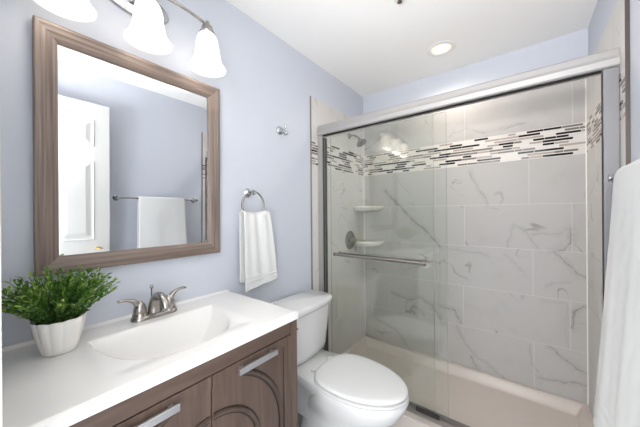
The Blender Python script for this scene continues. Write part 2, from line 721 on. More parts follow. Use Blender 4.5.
# metal edge strips where the tile stops, caulk in the corners
struct('tile_edge_strip', bx((XR-TT-.001, TY0-.003, .02), (XR-.0005, TY0, TILE_TOP)), M['nickel_dark'], wall_right)
struct('tile_edge_strip', bx((.0005, TY0-.003, .02), (TT+.001, TY0, TILE_TOP)), M['nickel'], wall_left)
bm = bmesh.new()
box(bm, (TX1-.005, TY1-.005, PANZ), (TX1, TY1, TILE_TOP))
box(bm, (TX0, TY1-.004, PANZ), (TX0+.004, TY1, TILE_TOP))
struct('corner_caulk', bm, M['seam'], wall_back)

# ------------------------------------------------------------------ shower pan
def sm(a, b, v):
    t = max(0, min(1, (v-a)/(b-a)))
    return t*t*(3-2*t)


def pan():
    bm = bmesh.new()
    x0, x1, y0, y1 = TX0+.001, TX1-.001, 1.532, TY1-.001
    xs = [x0]; ys = [y0]
    def steps(a, b, dens):
        out = []
        v = a
        while v < b-1e-6:
            out.append(v)
            near = min(v-a, b-v)
            v += .006 if near < .18 else dens
        out.append(b)
        return out
    xs = steps(x0, x1, .04); ys = steps(y0, y1, .02)
    grid = []
    for x in xs:
        row = []
        for y in ys:
            e = min(x-x0, x1-x)                # side lips
            eb = y1-y
            z = .04
            lip = max(1-sm(.022, .07, e), 1-sm(.022, .075, eb))
            z += (.098-.04)*lip
            cu = 1-sm(.150, .185, y-y0)
            z = max(z, .04+(.108-.04)*cu)
            z -= .004*(1-sm(0, .006, y-y0))
            row.append(bm.verts.new((x, y, z)))
        grid.append(row)
    for i in range(len(xs)-1):
        for j in range(len(ys)-1):
            bm.faces.new((grid[i][j], grid[i+1][j], grid[i+1][j+1], grid[i][j+1]))
    # outer skirt and underside
    loop = [g[0] for g in grid] + grid[-1][1:] + [g[-1] for g in reversed(grid[:-1])] + list(reversed(grid[0][1:-1]))
    low = [bm.verts.new((v.co.x, v.co.y, .0)) for v in loop]
    n = len(loop)
    for i in range(n):
        bm.faces.new((loop[i], loop[(i+1) % n], low[(i+1) % n], low[i]))
    bm.faces.new(low)
    return recalc(bm)


t = thing('shower_pan', 'cream white low-rimmed shower pan on the floor behind the glass door', 'shower pan', (.79, 1.93, 0))
obj('pan_basin', pan(), M['pan'], t, True, auto=50)
obj('drain_cover', lathe([(.045, .0405), (.045, .044), (.038, .046), (.0, .046)], 'z', (.24, 1.95, 0), 28), M['chrome'], t, True, auto=40)

# ------------------------------------------------------------------ shower door frame
YF = 1.588
t = thing('shower_door_frame', 'satin metal sliding door frame with a deep header rail over the shower opening', 'shower door frame', (.79, 1.62, .108))
# header: profile extruded along x
prof = [(YF+.012, 1.965), (YF+.075, 1.965), (YF+.075, 1.892), (YF+.012, 1.892), (YF+.012, 1.888), (YF+.002, 1.888), (YF-.004, 1.894), (YF-.006, 1.918), (YF-.003, 1.926), (YF-.001, 1.934), (YF+.001, 1.956), (YF+.006, 1.963)]
bm = bmesh.new()
loft(bm, [[(x, p[0], p[1]) for p in prof] for x in (TX0+.001, TX1-.001)])
obj('header_rail', recalc(bm), M['rail'], t, False)
bm = bmesh.new()
box(bm, (TX0+.043, YF+.013, 1.880), (TX1-.05, YF+.022, 1.892))
obj('roller_channel', bm, M['black'], t)
obj('side_jamb', bx((TX1-.047, YF+.002, .130), (TX1-.001, YF+.030, 1.886), .002), M['jamb'], t)
obj('side_jamb', bx((TX0+.001, YF+.002, .112), (TX0+.042, YF+.064, 1.886), .002), M['rail'], t)
for xa, xb in ((TX0+.0425, TX0+.0455), (TX1-.0500, TX1-.048)):
    obj('jamb_seal', bx((xa, YF+.012, .13), (xb, YF+(.06 if xa < 1 else .022), 1.871)), M['rubber'], t)
bm = bmesh.new()
prof = [(YF-.01, .109), (YF-.008, .118), (YF+.010, .125), (YF+.012, .114), (YF+.045, .114), (YF+.047, .128), (YF+.056, .128), (YF+.058, .109)]
loft(bm, [[(x, p[0], p[1]) for p in prof] for x in (TX0+.043, TX1-.048)])
obj('bottom_track', recalc(bm), M['track'], t)
obj('door_guide', bx((.735, YF+.0015, .1255), (.868, YF+.0105, .148), .002), M['rubber'], t)

# sliding glass panels, both slid to the left
def panel(name, x0, x1, y, label, withbar):
    tt = thing(name, label, 'sliding glass door', ((x0+x1)/2, y, .118), 'sliding glass shower panels')
    bm = bmesh.new()
    fs = box(bm, (x0, y-.003, .130), (x1, y+.003, 1.871), 0)
    for f in fs:
        if abs(f.normal.x) > .5 or abs(f.normal.z) > .5:
            f.material_index = 1
    bm.normal_update()
    for f in bm.faces:
        f.material_index = 0 if abs(f.normal.y) > .5 else 1
    obj('glass_pane', bm, [M['glass'], M['glass_edge']], tt)
    if withbar:
        zb = 1.008
        yb = y-.045
        xa, xc = .195, .800
        b = tube([(xa-.012, yb, zb), (xc+.012, yb, zb)], .0105, 16)
        h = obj('handle_bar', b, M['nickel'], tt, True, auto=40)
        for x in (xa+.01, xc-.01):
            b = bmesh.new()
            lathe([(.0001, y-.0065), (.0155, y-.0065), (.0155, y-.012), (.009, y-.016), (.009, yb+.004), (.0001, yb+.004)], 'y', (x, 0, zb), 20, bm=b)
            obj('bar_post', b, M['nickel_dark'], h, True, auto=40)
        for x in (xa-.0125, xc+.0125):
            b = lathe([(.0001, -.003), (.0125, -.003), (.0135, 0), (.0125, .003), (.0001, .003)], 'x', (x, yb, zb), 20)
            obj('end_cap', b, M['nickel_dark'], h, True, auto=40)
        b = tube([(xa, y+.014, zb), (xc, y+.016, zb)], .0055, 10)
        obj('inside_rail', b, M['nickel_dark'], tt, True)
    return tt


panel('sliding_glass_door', .066, .842, 1.604, 'greenish clear glass shower panel in front, carrying the horizontal metal bar', True)
panel('sliding_glass_door', .10, .905, 1.634, 'clear glass shower panel without a bar, behind the barred panel and reaching further right', False)

# ------------------------------------------------------------------ shower fittings
def quarter(z, th, r, label):
    bm = bmesh.new()
    n = 20
    def ring(rr, zz):
        out = [(TX0+.0005, TY1-.0005, zz)]
        for i in range(n+1):
            a = PI/2*i/n
            k = (abs(math.cos(a))**2.4+abs(math.sin(a))**2.4)**(-1/2.4)
            out.append((TX0+.0005+rr*k*math.sin(a), TY1-.0005-rr*k*math.cos(a), zz))
        return out
    loft(bm, [ring(r-.03, z-th-.025), ring(r-.004, z-th), ring(r, z-th+.004), ring(r, z-.004), ring(r-.004, z), ring(r-.012, z), ring(r-.016, z-.004)])
    o = obj('corner_shelf', recalc(bm), M['shelfmat'], None, True, auto=40)
    return tag(o, label, 'shelf', 'corner shelves in the shower')


quarter(1.362, .016, .20, 'upper of the two cream quarter-round corner shelves, just under head height')
quarter(1.036, .016, .205, 'lower cream quarter-round corner shelf, right beside the shower valve')

t = thing('overhead_shower', 'round metal shower head on a short bent arm high on the left tiled wall', 'shower head', (TX0, 2.05, 1.99))
obj('wall_flange', lathe([(.0001, TX0+.0005), (.028, TX0+.0005), (.026, TX0+.006), (.012, TX0+.012), (.0001, TX0+.012)], 'x', (0, 2.05, 1.99), 24), M['nickel'], t, True, auto=40)
obj('shower_arm', tube(curve([(TX0+.01, 2.05, 1.99), (.06, 2.05, 1.988), (.095, 2.05, 1.97), (.115, 2.05, 1.948)], 6), .0085, 12), M['nickel'], t, True)
hb = lathe([(.0001, 0), (.013, 0), (.014, .012), (.02, .022), (.042, .040), (.047, .048), (.047, .056), (.0001, .056)], 'z', (0, 0, 0), 32)
hb.transform(Matrix.Translation((.112, 2.05, 1.952)) @ Matrix.Rotation(R(150), 4, 'Y'))
hd = obj('spray_head', hb, M['nickel'], t, True, auto=40)
nb = bmesh.new()
for rr, cnt in ((.010, 6), (.022, 12), (.035, 18)):
    for k in range(cnt):
        a = 2*PI*k/cnt
        lathe([(.0016, .0562), (.0012, .0585), (.0001, .0585)], 'z', (rr*math.cos(a), rr*math.sin(a), 0), 6, bm=nb)
nb.transform(Matrix.Translation((.112, 2.05, 1.952)) @ Matrix.Rotation(R(150), 4, 'Y'))
obj('nozzles', nb, M['rubber'], hd)

t = thing('shower_valve', 'round brushed nickel shower valve plate with lever on the left tiled wall', 'shower valve', (TX0, 2.05, 1.058))
obj('escutcheon', lathe([(.0001, TX0+.0005), (.082, TX0+.0005), (.082, TX0+.004), (.074, TX0+.010), (.045, TX0+.014), (.032, TX0+.016), (.0001, TX0+.016)], 'x', (0, 2.05, 1.058), 40), M['nickel'], t, True, auto=35)
vh = obj('valve_hub', lathe([(.03, TX0+.015), (.028, TX0+.03), (.022, TX0+.036), (.022, TX0+.058), (.016, TX0+.064), (.0001, TX0+.064)], 'x', (0, 2.05, 1.058), 28, True), M['nickel'], t, True, auto=35)
obj('lever', tube(curve([(TX0+.05, 2.05, 1.055), (TX0+.062, 2.04, 1.025), (TX0+.066, 2.03, .985), (TX0+.072, 2.025, .965)], 6), [.010]*6+[.008]*6+[.0065]*7, 12), M['nickel'], vh, True)

# ------------------------------------------------------------------ ceiling fittings
t = thing('recessed_light', 'round recessed shower ceiling light glowing warm, in a white trim ring', 'ceiling light', (.80, 1.985, ZC))
obj('trim_ring', lathe([(.060, ZC-.001), (.064, ZC-.006), (.088, ZC-.004), (.092, ZC-.0005)], 'z', (.80, 1.985, 0), 48), M['trim'], t, True)
obj('reflector', lathe([(.060, ZC-.001), (.058, ZC-.0012), (.050, ZC-.0016), (.044, ZC-.0018)], 'z', (.80, 1.985, 0), 48), M['can_baffle'], t, True)
obj('lamp_face', lathe([(.044, ZC-.0018), (.03, ZC-.003), (.0001, ZC-.003)], 'z', (.80, 1.985, 0), 40), M['can_lamp'], t, True)
lamp('recessed_lamp', 'SPOT', (.80, 1.985, ZC-.02), CAN_W, (1, .90, .80), .05, (0, 0, 0), spot=R(165))

t = thing('ceiling_sprinkler', 'small white round ceiling sprinkler at the top of the picture', 'sprinkler', (.735, 1.385, ZC))
obj('cover_plate', lathe([(.030, ZC-.0005), (.030, ZC-.005), (.022, ZC-.008), (.013, ZC-.006), (.0001, ZC-.006)], 'z', (.735, 1.385, 0), 32), M['trim'], t, True, auto=40)
obj('sprinkler_core', lathe([(.009, ZC-.006), (.009, ZC-.016), (.013, ZC-.018), (.013, ZC-.020), (.0001, ZC-.020)], 'z', (.735, 1.385, 0), 16), M['nickel_dark'], t, True, auto=40)

# ------------------------------------------------------------------ framed mirror
t = thing('framed_mirror', 'large wall mirror in a grey-brown stepped wooden frame above the sink', 'mirror', (.0, .437, 1.106))
MY0, MY1, MZ0, MZ1 = .114, .760, 1.106, 1.932
FW = .057
prof = [(0, .001), (0, .026), (.003, .028), (.012, .0275), (.014, .0262), (.029, .0245), (.031, .0232), (.044, .0205), (.047, .0190), (FW, .013), (FW, .001)]


def fpiece(c0, c1, i0, i1, name, m):
    """c0,c1 outer corners, i0,i1 inner corners (y,z)"""
    bm = bmesh.new()
    def pt(c, i, k, h):
        s = k/FW
        return (h, c[0]+(i[0]-c[0])*s, c[1]+(i[1]-c[1])*s)
    loft(bm, [[pt(c, i, k, h) for k, h in prof] for c, i in ((c0, i0), (c1, i1))])
    return obj(name, recalc(bm), m, t)


O = [(MY0, MZ0), (MY1, MZ0), (MY1, MZ1), (MY0, MZ1)]
I = [(MY0+FW, MZ0+FW), (MY1-FW, MZ0+FW), (MY1-FW, MZ1-FW), (MY0+FW, MZ1-FW)]
fparts = [fpiece(O[0], O[1], I[0], I[1], 'frame_rail', M['frame_y']), fpiece(O[2], O[3], I[2], I[3], 'frame_rail', M['frame_y']),
          fpiece(O[1], O[2], I[1], I[2], 'frame_stile', M['frame_z']), fpiece(O[3], O[0], I[3], I[0], 'frame_stile', M['frame_z'])]
bm = bmesh.new()
bv = .016
a0, a1, b0, b1 = MY0+FW-.004, MY1-FW+.004, MZ0+FW-.004, MZ1-FW+.004
ring0 = [(.0085, a0, b0), (.0085, a1, b0), (.0085, a1, b1), (.0085, a0, b1)]
ring1 = [(.0088, a0+bv, b0+bv), (.0088, a1-bv, b0+bv), (.0088, a1-bv, b1-bv), (.0088, a0+bv, b1-bv)]
back = [(.004, p[1], p[2]) for p in ring0]
loft(bm, [back, ring0, ring1])
mg = obj('mirror_glass', recalc(bm), M['mirror'], t)
# the mirror hangs with its top leaning slightly out from the wall
TILT = .009
t.rotation_euler = (0, TILT, 0)
t.location.x = .001

# ------------------------------------------------------------------ vanity light
LY = (.17, .405, .64)
LX, BZ = .132, 2.165
t = thing('vanity_light', 'three-shade brushed nickel wall light with frosted bell shades above the mirror', 'wall light', (0, .405, 2.165))
bm = bmesh.new()
rings = []
for s, h in ((1, .001), (1, .008), (.93, .016), (.80, .020), (.72, .030), (.55, .036), (.01, .038)):
    rings.append([(h, .405+.125*s*math.cos(a)*1.0, 2.165+.062*s*math.sin(a)) for a in [2*PI*k/48 for k in range(48)]])
loft(bm, rings)
obj('backplate', recalc(bm), M['chrome'], t, True, auto=50)
arm = curve([(LX, LY[0]-.022, 2.142), (LX, LY[0], 2.150), (.128, .27, 2.166), (.115, .34, 2.176), (.112, .405, 2.178), (.115, .47, 2.176), (.128, .54, 2.166), (LX, LY[2], 2.150), (LX, LY[2]+.022, 2.142)], 6)
obj('cross_bar', tube(arm, .0065, 12), M['nickel'], t, True)
obj('support_arm', tube(curve([(.03, .405, 2.165), (.07, .405, 2.172), (.112, .405, 2.177)], 5), .011, 14), M['nickel'], t, True)
for y in LY:
    bm = lathe([(.0001, 2.168), (.008, 2.164), (.009, 2.155), (.012, 2.148), (.022, 2.140), (.027, 2.122), (.033, 2.112), (.031, 2.106), (.0001, 2.106)], 'z', (LX, y, 0), 28)
    so = obj('shade_holder', recalc(bm), M['nickel'], t, True, auto=45)
    pr_ = [(.024, 2.108), (.032, 2.104), (.041, 2.090), (.047, 2.065), (.050, 2.035), (.054, 2.005), (.062, 1.980), (.072, 1.963), (.0785, 1.955), (.0785, 1.952), (.070, 1.960), (.059, 1.978), (.051, 2.004), (.047, 2.035), (.044, 2.065), (.038, 2.088), (.024, 2.100)]
    bm = lathe(pr_, 'z', (LX, y, 0), 40)
    sh = obj('lamp_shade', recalc(bm), M['shade'], t, True)
    bm = lathe([(.0001, 1.985), (.015, 1.988), (.026, 2.0), (.030, 2.018), (.026, 2.038), (.015, 2.058), (.012, 2.09), (.0001, 2.10)], 'z', (LX, y, 0), 24)
    obj('bulb', recalc(bm), M['bulb'], t, True)
    lamp('vanity_bulb_light', 'POINT', (LX, y, 1.975), BULB_W, (1, .96, .91), .03)

# ------------------------------------------------------------------ vanity cabinet
t = thing('vanity_cabinet', 'dark umber wooden vanity cabinet with two arched-moulding doors under the white sink', 'cabinet', (.24, .437, 0))
CY0, CY1, CF = .056, .817, .4985
bm = bmesh.new()
box(bm, (.012, CY0, .10), (.462, CY0+.018, .862))
box(bm, (.012, CY1-.018, .10), (.462, CY1, .862))
box(bm, (.012, CY0+.018, .10), (.462, CY1-.018, .118))
box(bm, (.012, CY0+.018, .118), (.018, CY1-.018, .862))
obj('carcass', bm, M['cab_z'], t)
obj('inside_shadow_panel', bx((.44, CY0+.02, .12), (.455, CY1-.02, .74)), M['cab_dark'], t)
obj('top_rail', bx((.462, CY0+.035, .812), (CF, CY1-.035, .862), .001), M['cab_y'], t)
obj('bottom_rail', bx((.462, CY0+.035, .10), (CF, CY1-.035, .185), .001), M['cab_y'], t)
for (a, b) in ((CY0, CY0+.034), (CY1-.034, CY1)):
    obj('corner_post', bx((.462, a, .0), (CF+.001, b, .862), .0015), M['cab_z'], t)
    obj('rear_leg', bx((.012, a, .0), (.05, b, .10), .0015), M['cab_z'], t)
CC = (.437, .497)


def cdoor(y0, y1, outer):
    """outer = +1 for the door whose stile is on the right"""
    z0, z1 = .189, .8078
    bm = bmesh.new()
    sw = .036
    st = (y1-sw, y1) if outer > 0 else (y0, y0+sw)
    inn = (y0, y1-sw) if outer > 0 else (y0+sw, y1)
    box(bm, (.466, inn[0], z0+.001), (CF-.005, inn[1], z1-.001))
    # frame on three sides, mitred
    f0, f1 = CF-.004, CF
    def prism(poly):
        loft(bm, [[(.470, p[0], p[1]) for p in poly], [(f1, p[0], p[1]) for p in poly]])
    if outer > 0:
        prism([(y1, z0), (y1, z1), (y1-sw, z1-sw), (y1-sw, z0+sw)])
        prism([(y0, z1), (y0, z1-sw), (y1-sw-.0008, z1-sw), (y1-.0008, z1)])
        prism([(y0, z0), (y1-.0008, z0), (y1-sw-.0008, z0+sw), (y0, z0+sw)])
    else:
        prism([(y0, z0), (y0+sw, z0+sw), (y0+sw, z1-sw), (y0, z1)])
        prism([(y1, z1), (y1, z1-sw), (y0+sw+.0008, z1-sw), (y0+.0008, z1)])
        prism([(y1, z0), (y0+.0008, z0), (y0+sw+.0008, z0+sw), (y1, z0+sw)])
    recalc(bm)
    # dark brown lines where the flat field meets rails and stile
    g0, g1 = CF-.0052, CF-.0046
    sy = (y1-sw-.0035, y1-sw) if outer > 0 else (y0+sw, y0+sw+.0035)
    box(bm, (g0, sy[0], z0+sw), (g1, sy[1], z1-sw), 1)
    for zz in (z0+sw, z1-sw-.003):
        box(bm, (g0, inn[0], zz), (g1, inn[1], zz+.003), 1)
    d = obj('door', bm, [M['cab_z'], M['dark_line']], t)
    # concentric circular mouldings crossing the panel
    for r_ in (.292, .182):
        bm = bmesh.new()
        sec = [(-.0135, 0), (-.0135, .0012), (-.009, .0012), (-.009, .0035), (-.004, .0042), (-.003, .0075), (.001, .009), (.005, .0075), (.007, .0012), (.010, .0012), (.010, 0)]
        rings = []
        n = 96
        run = []
        for k in range(n+1):
            a = -PI/2+PI*k/n
            py = CC[0]+outer*r_*math.cos(a)
            pz = CC[1]+r_*math.sin(a)
            inside = (py > y0+.001 and py < y1-sw-.004) if outer > 0 else (py < y1-.001 and py > y0+sw+.004)
            if inside and z0+sw+.004 < pz < z1-sw-.004:
                run.append([(CF-.0055+h, CC[0]+outer*(r_+q)*math.cos(a), CC[1]+(r_+q)*math.sin(a)) for q, h in sec])
            else:
                if len(run) > 2:
                    loft(bm, run)
                run = []
        if len(run) > 2:
            loft(bm, run)
        recalc(bm)
        for f in bm.faces:
            c = f.calc_center_median()
            q = math.hypot(c.y-CC[0], c.z-CC[1])-r_
            f.material_index = 1 if (q < -.009 or q > .0068) else 0  # dark brown on both flanks of the bead
        obj('arched_moulding', bm, [M['cab_dark'], M['dark_line']], d)
    return d


for (y0, y1, ou, hy0, hy1) in ((CY0+.036, .4350, -1, .166, .333), (.4395, CY1-.036, 1, .522, .690)):
    d = cdoor(y0, y1, ou)
    bm = bmesh.new()
    box(bm, (CF+.0125, hy0, .773), (CF+.0225, hy1, .794), 0, .0015)
    box(bm, (CF+.0005, hy0+.012, .776), (CF+.012, hy0+.024, .791), 0)
    box(bm, (CF+.0005, hy1-.024, .776), (CF+.012, hy1-.012, .791), 0)
    h = obj('handle', bm, M['pull'], d)
    h['label'] = 'flat satin chrome bar pull'

# ------------------------------------------------------------------ sink top
ZT = .895


def bowl_depth(x, y):
    # shallow rounded-rectangle recess
    dx = min(x-.140, .452-x)
    dy = min(y-.205, .650-y)
    rr = .045
    if dx < rr and dy < rr:
        q = rr-math.hypot(rr-dx, rr-dy)
    else:
        q = min(dx, dy)
    d = .007*sm(-.006, .055, q)
    # half-ellipse bowl, flat side towards the wall
    u = (y-.430)/.212
    v = (x-.146)/.300
    if abs(u) < 1 and v > -.02:
        e = 1-(abs(u)**2.35+abs(v)**2.35)**(1/2.35)
        bk = (x-.148)/.05
        ee = min(1, max(0, e/.55))
        k = min(1-(1-ee)**2.2, sm(-.1, 1.3, bk))
        d += .115*k*sm(-.002, .02, e)
    return d


bm = bmesh.new()
X0, X1, Y0, Y1 = .001, .506, .006, .8175
nx, ny = 110, 170
xs = [X0+(X1-X0)*i/nx for i in range(nx+1)]
ys = [Y0+(Y1-Y0)*j/ny for j in range(ny+1)]
g = []
for x in xs:
    row = []
    for y in ys:
        z = ZT - bowl_depth(x, y)
        z += .007*(1-sm(.006, .024, x-X0))
        ed = min(X1-x, Y1-y)
        z -= .004*(1-sm(0, .008, ed))**2
        row.append(bm.verts.new((x, y, z)))
    g.append(row)
for i in range(nx):
    for j in range(ny):
        bm.faces.new((g[i][j], g[i+1][j], g[i+1][j+1], g[i][j+1]))
loop = [q[0] for q in g] + g[-1][1:] + [q[-1] for q in reversed(g[:-1])] + list(reversed(g[0][1:-1]))
low = [bm.verts.new((v.co.x, v.co.y, .8635)) for v in loop]
n = len(loop)
for i in range(n):
    bm.faces.new((loop[i], loop[(i+1) % n], low[(i+1) % n], low[i]))
# underside: rim ring around a bowl hull
inner = [(.10, .17), (.46, .17), (.46, .70), (.10, .70)]
rc = [bm.verts.new((X0, Y0, .8634)), bm.verts.new((X1, Y0, .8634)), bm.verts.new((X1, Y1, .8634)), bm.verts.new((X0, Y1, .8634))]
ri = [bm.verts.new((p[0], p[1], .8634)) for p in inner]
rb = [bm.verts.new((p[0]*.8+.06, p[1]*.75+.11, .760)) for p in inner]
for k in range(4):
    kk = (k+1) % 4
    bm.faces.new((rc[k], ri[k], ri[kk], rc[kk]))
    bm.faces.new((ri[k], rb[k], rb[kk], ri[kk]))
bm.faces.new(rb)
t = thing('sink_top', 'glossy white one-piece vanity top with a half-oval basin', 'sink', (.25, .437, .8635))
obj('basin_slab', recalc(bm), M['counter'], t, True, auto=40)
zd = ZT-bowl_depth(.255, .43)
obj('drain', lathe([(.0001, zd+.0045), (.014, zd+.0055), (.016, zd+.002), (.022, zd+.0035), (.025, zd+.0005)], 'z', (.255, .43, 0), 24), M['chrome'], t, True, auto=40)

# ------------------------------------------------------------------ faucet
FX, FY = .078, .438
t = thing('faucet', 'brushed nickel two-handle sink faucet with an arched spout behind the basin', 'faucet', (FX, FY, ZT))
bm = bmesh.new()
def stad(hl, r, z, n=12):
    out = []
    for k in range(n+1):
        a = PI*k/n
        out.append((FX+r*math.cos(a), FY+hl+r*math.sin(a), z))
    for k in range(n+1):
        a = PI+PI*k/n
        out.append((FX+r*math.cos(a), FY-hl+r*math.sin(a), z))
    return out
loft(bm, [stad(.055, .028, ZT+.0005), stad(.055, .028, ZT+.008), stad(.054, .024, ZT+.014), stad(.053, .015, ZT+.016)])
obj('base_plate', recalc(bm), M['nickel'], t, True, auto=45)
for s in (-1, 1):
    cy_ = FY+s*.053
    hh = lathe([(.026, ZT+.012), (.0245, ZT+.024), (.0225, ZT+.026), (.0225, ZT+.030), (.023, ZT+.032), (.021, ZT+.046), (.016, ZT+.060), (.009, ZT+.070), (.0001, ZT+.073)], 'z', (FX, cy_, 0), 28, True)
    hn = obj('handle_base', recalc(hh), M['nickel'], t, True, auto=50)
    path = curve([(FX, cy_+s*.002, ZT+.052), (FX, cy_+s*.016, ZT+.073), (FX-.002, cy_+s*.036, ZT+.083), (FX-.003, cy_+s*.058, ZT+.087), (FX-.004, cy_+s*.070, ZT+.084)], 6)
    m_ = len(path)
    rad = [.0145 - .005*min(1, k/(m_*.45)) - (.002 if k > m_-3 else 0) for k in range(m_)]
    fl = [(1, 1-.45*min(1, k/(m_*.6))) for k in range(m_)]
    obj('lever', tube(path, rad, 14, flat=fl), M['nickel'], hn, True)
path = curve([(FX-.004, FY, ZT+.012), (FX-.002, FY, ZT+.045), (FX+.016, FY, ZT+.078), (FX+.050, FY, ZT+.090), (FX+.085, FY, ZT+.076), (FX+.105, FY, ZT+.048)], 7)
m_ = len(path)
rad = [.026-.011*min(1, k/(m_*.6)) for k in range(m_)]
obj('spout', tube(path, rad, 18, flat=[(1, .85)]*m_), M['nickel'], t, True)
obj('lift_rod', recalc(lathe([(.0022, ZT+.012), (.0022, ZT+.105), (.0055, ZT+.108), (.0068, ZT+.114), (.0055, ZT+.120), (.0001, ZT+.122)], 'z', (FX-.022, FY-.004, 0), 14, True)), M['nickel'], t, True)

# ------------------------------------------------------------------ potted plant
PX, PY = .150, .152
t = thing('potted_plant', 'small bushy green plant in a white fluted pot on the sink top', 'plant', (PX, PY, ZT))
bm = bmesh.new()
rings = []
def pring(r, z, amp, sc=0):
    out = []
    for k in range(96):
        a = 2*PI*k/96
        q = r*(1+amp*abs(math.sin(a*6))**.7)
        out.append((PX+q*math.cos(a), PY+q*math.sin(a), z+sc*abs(math.sin(a*6))))
    return out
H0 = ZT+.0006
rings = [pring(.036, H0, 0), pring(.040, H0+.003, .01), pring(.043, H0+.02, .035), pring(.050, H0+.05, .05), pring(.056, H0+.08, .055), pring(.0588, H0+.098, .06, .003), pring(.0568, H0+.099, .06, .003), pring(.051, H0+.085, .05), pring(.047, H0+.06, .02)]
loft(bm, rings)
obj('pot', recalc(bm), M['pot'], t, True, auto=70)
obj('soil', lathe([(.0515, H0+.088), (.04, H0+.091), (.0001, H0+.093)], 'z', (PX, PY, 0), 40), M['soil'], t, True)
random.seed(21)
fb = bmesh.new()
ll = fb.verts.layers.float.new('leaf')


def leaf(base, d, ln, wd, col):
    d = d.normalized()
    s = d.cross(Vector((0, 0, 1)))
    if s.length < .05:
        s = Vector((1, 0, 0))
    s.normalize()
    s = (Matrix.Rotation(random.uniform(-.9, .9), 3, d) @ s)
    nrm = s.cross(d)
    prev = None
    for i, (q, wq) in enumerate(((0, .12), (.3, .85), (.6, 1), (.85, .6), (1, .05))):
        c = base + d*ln*q - Vector((0, 0, 1))*ln*.25*q*q
        a = fb.verts.new(c - s*wd*wq + nrm*wd*.35*wq)
        m = fb.verts.new(c)
        b = fb.verts.new(c + s*wd*wq + nrm*wd*.35*wq)
        for v in (a, m, b):
            v[ll] = col
        if prev:
            fb.faces.new((prev[0], prev[1], m, a))
            fb.faces.new((prev[1], prev[2], b, m))
        prev = (a, m, b)


for i in range(230):
    a = random.uniform(0, 2*PI)
    e = random.random()**.6
    lean = e*.92
    L_ = random.uniform(.100, .162)*(1-.10*e)
    st = Vector((PX+.036*e*math.cos(a), PY+.036*e*math.sin(a), H0+.088))
    d0 = Vector((math.cos(a)*math.sin(lean), math.sin(a)*math.sin(lean), math.cos(lean)))
    pts = []
    for k in range(7):
        q = k/6
        p = st + d0*L_*q + Vector((0, 0, 1))*L_*.06*math.sin(q*PI) + Vector((random.uniform(-1, 1), random.uniform(-1, 1), 0))*.0015
        p.x = max(p.x, .016)
        p.y = max(p.y, .02)
        pts.append(p)
    nv = len(fb.verts)
    tube(pts, .0008, 4, bm=fb)
    fb.verts.ensure_lookup_table()
    for v in list(fb.verts)[nv:]:
        v[ll] = .35
    for k in range(1, 7):
        for s in range(2):
            aa = random.uniform(0, 2*PI)
            dd = d0*1.1 + Vector((math.cos(aa), math.sin(aa), random.uniform(-.1, .7)))*.62
            if pts[k].x < .03:
                dd.x = abs(dd.x)
            q = k/6
            leaf(pts[k], dd, random.uniform(.015, .025), random.uniform(.0026, .0042), min(1, max(0, .08+.75*q*random.random()**.8+.2*random.random()*q)))
for v in fb.verts:
    v.co.x = max(v.co.x, .004 + .034*sm(1.06, 1.095, v.co.z))
    v.co.z = max(v.co.z, H0+.015)
obj('foliage', fb, M['leaf'], t)

# ------------------------------------------------------------------ toilet
TYC = 1.242
t = thing('toilet', 'white two-piece toilet with closed lid between the vanity and the shower', 'toilet', (.40, TYC, 0))


ES = [0, 0]


def egg(x0, x1, hw, z, n=56, pb=2.6, pf=2.1, back=.42):
    out = []
    x0, x1 = x0+ES[0], x1+ES[0]
    L_ = x1-x0
    xm = x0+back*L_
    for k in range(n):
        a = 2*PI*k/n
        c, s = math.cos(a), math.sin(a)
        p = pf if c > 0 else pb
        ax = L_*(1-back) if c > 0 else L_*back
        rr = (abs(c)**p+abs(s)**p)**(-1/p)
        out.append((xm+ax*rr*c, TYC+ES[1]+hw*rr*s, z))
    return out


bm = bmesh.new()
# foot, pedestal, bowl, rim
loft(bm, [egg(.16, .62, .105, 0.0015), egg(.16, .62, .108, .02), egg(.17, .60, .098, .05), egg(.18, .60, .090, .12), egg(.20, .63, .095, .17, pf=2.2),
          egg(.22, .68, .118, .22), egg(.25, .74, .150, .27), egg(.28, .782, .172, .32), egg(.30, .802, .182, .36), egg(.30, .811, .187, .385), egg(.302, .808, .185, .396), egg(.31, .798, .176, .400)])
obj('bowl', recalc(bm), M['porcelain'], t, True, auto=60)
# rear deck that carries the tank, flaring into the bowl
bm = bmesh.new()
def deck(hwb, hwf, xf, z, x0=.035):
    pts = []
    n = 14
    for k in range(n+1):
        s = k/n
        pts.append((x0+(xf-x0)*s, TYC-(hwb+(hwf-hwb)*(s*s*(3-2*s))), z))
    for k in range(n+1):
        s = 1-k/n
        pts.append((x0+(xf-x0)*s, TYC+(hwb+(hwf-hwb)*(s*s*(3-2*s))), z))
    return pts
loft(bm, [deck(.075, .085, .32, .12), deck(.078, .09, .36, .20), deck(.095, .13, .42, .30), deck(.118, .162, .45, .345), deck(.132, .172, .46, .375), deck(.136, .174, .46, .400), deck(.130, .168, .455, .406)])
obj('rear_deck', recalc(bm), M['porcelain'], t, True, auto=60)
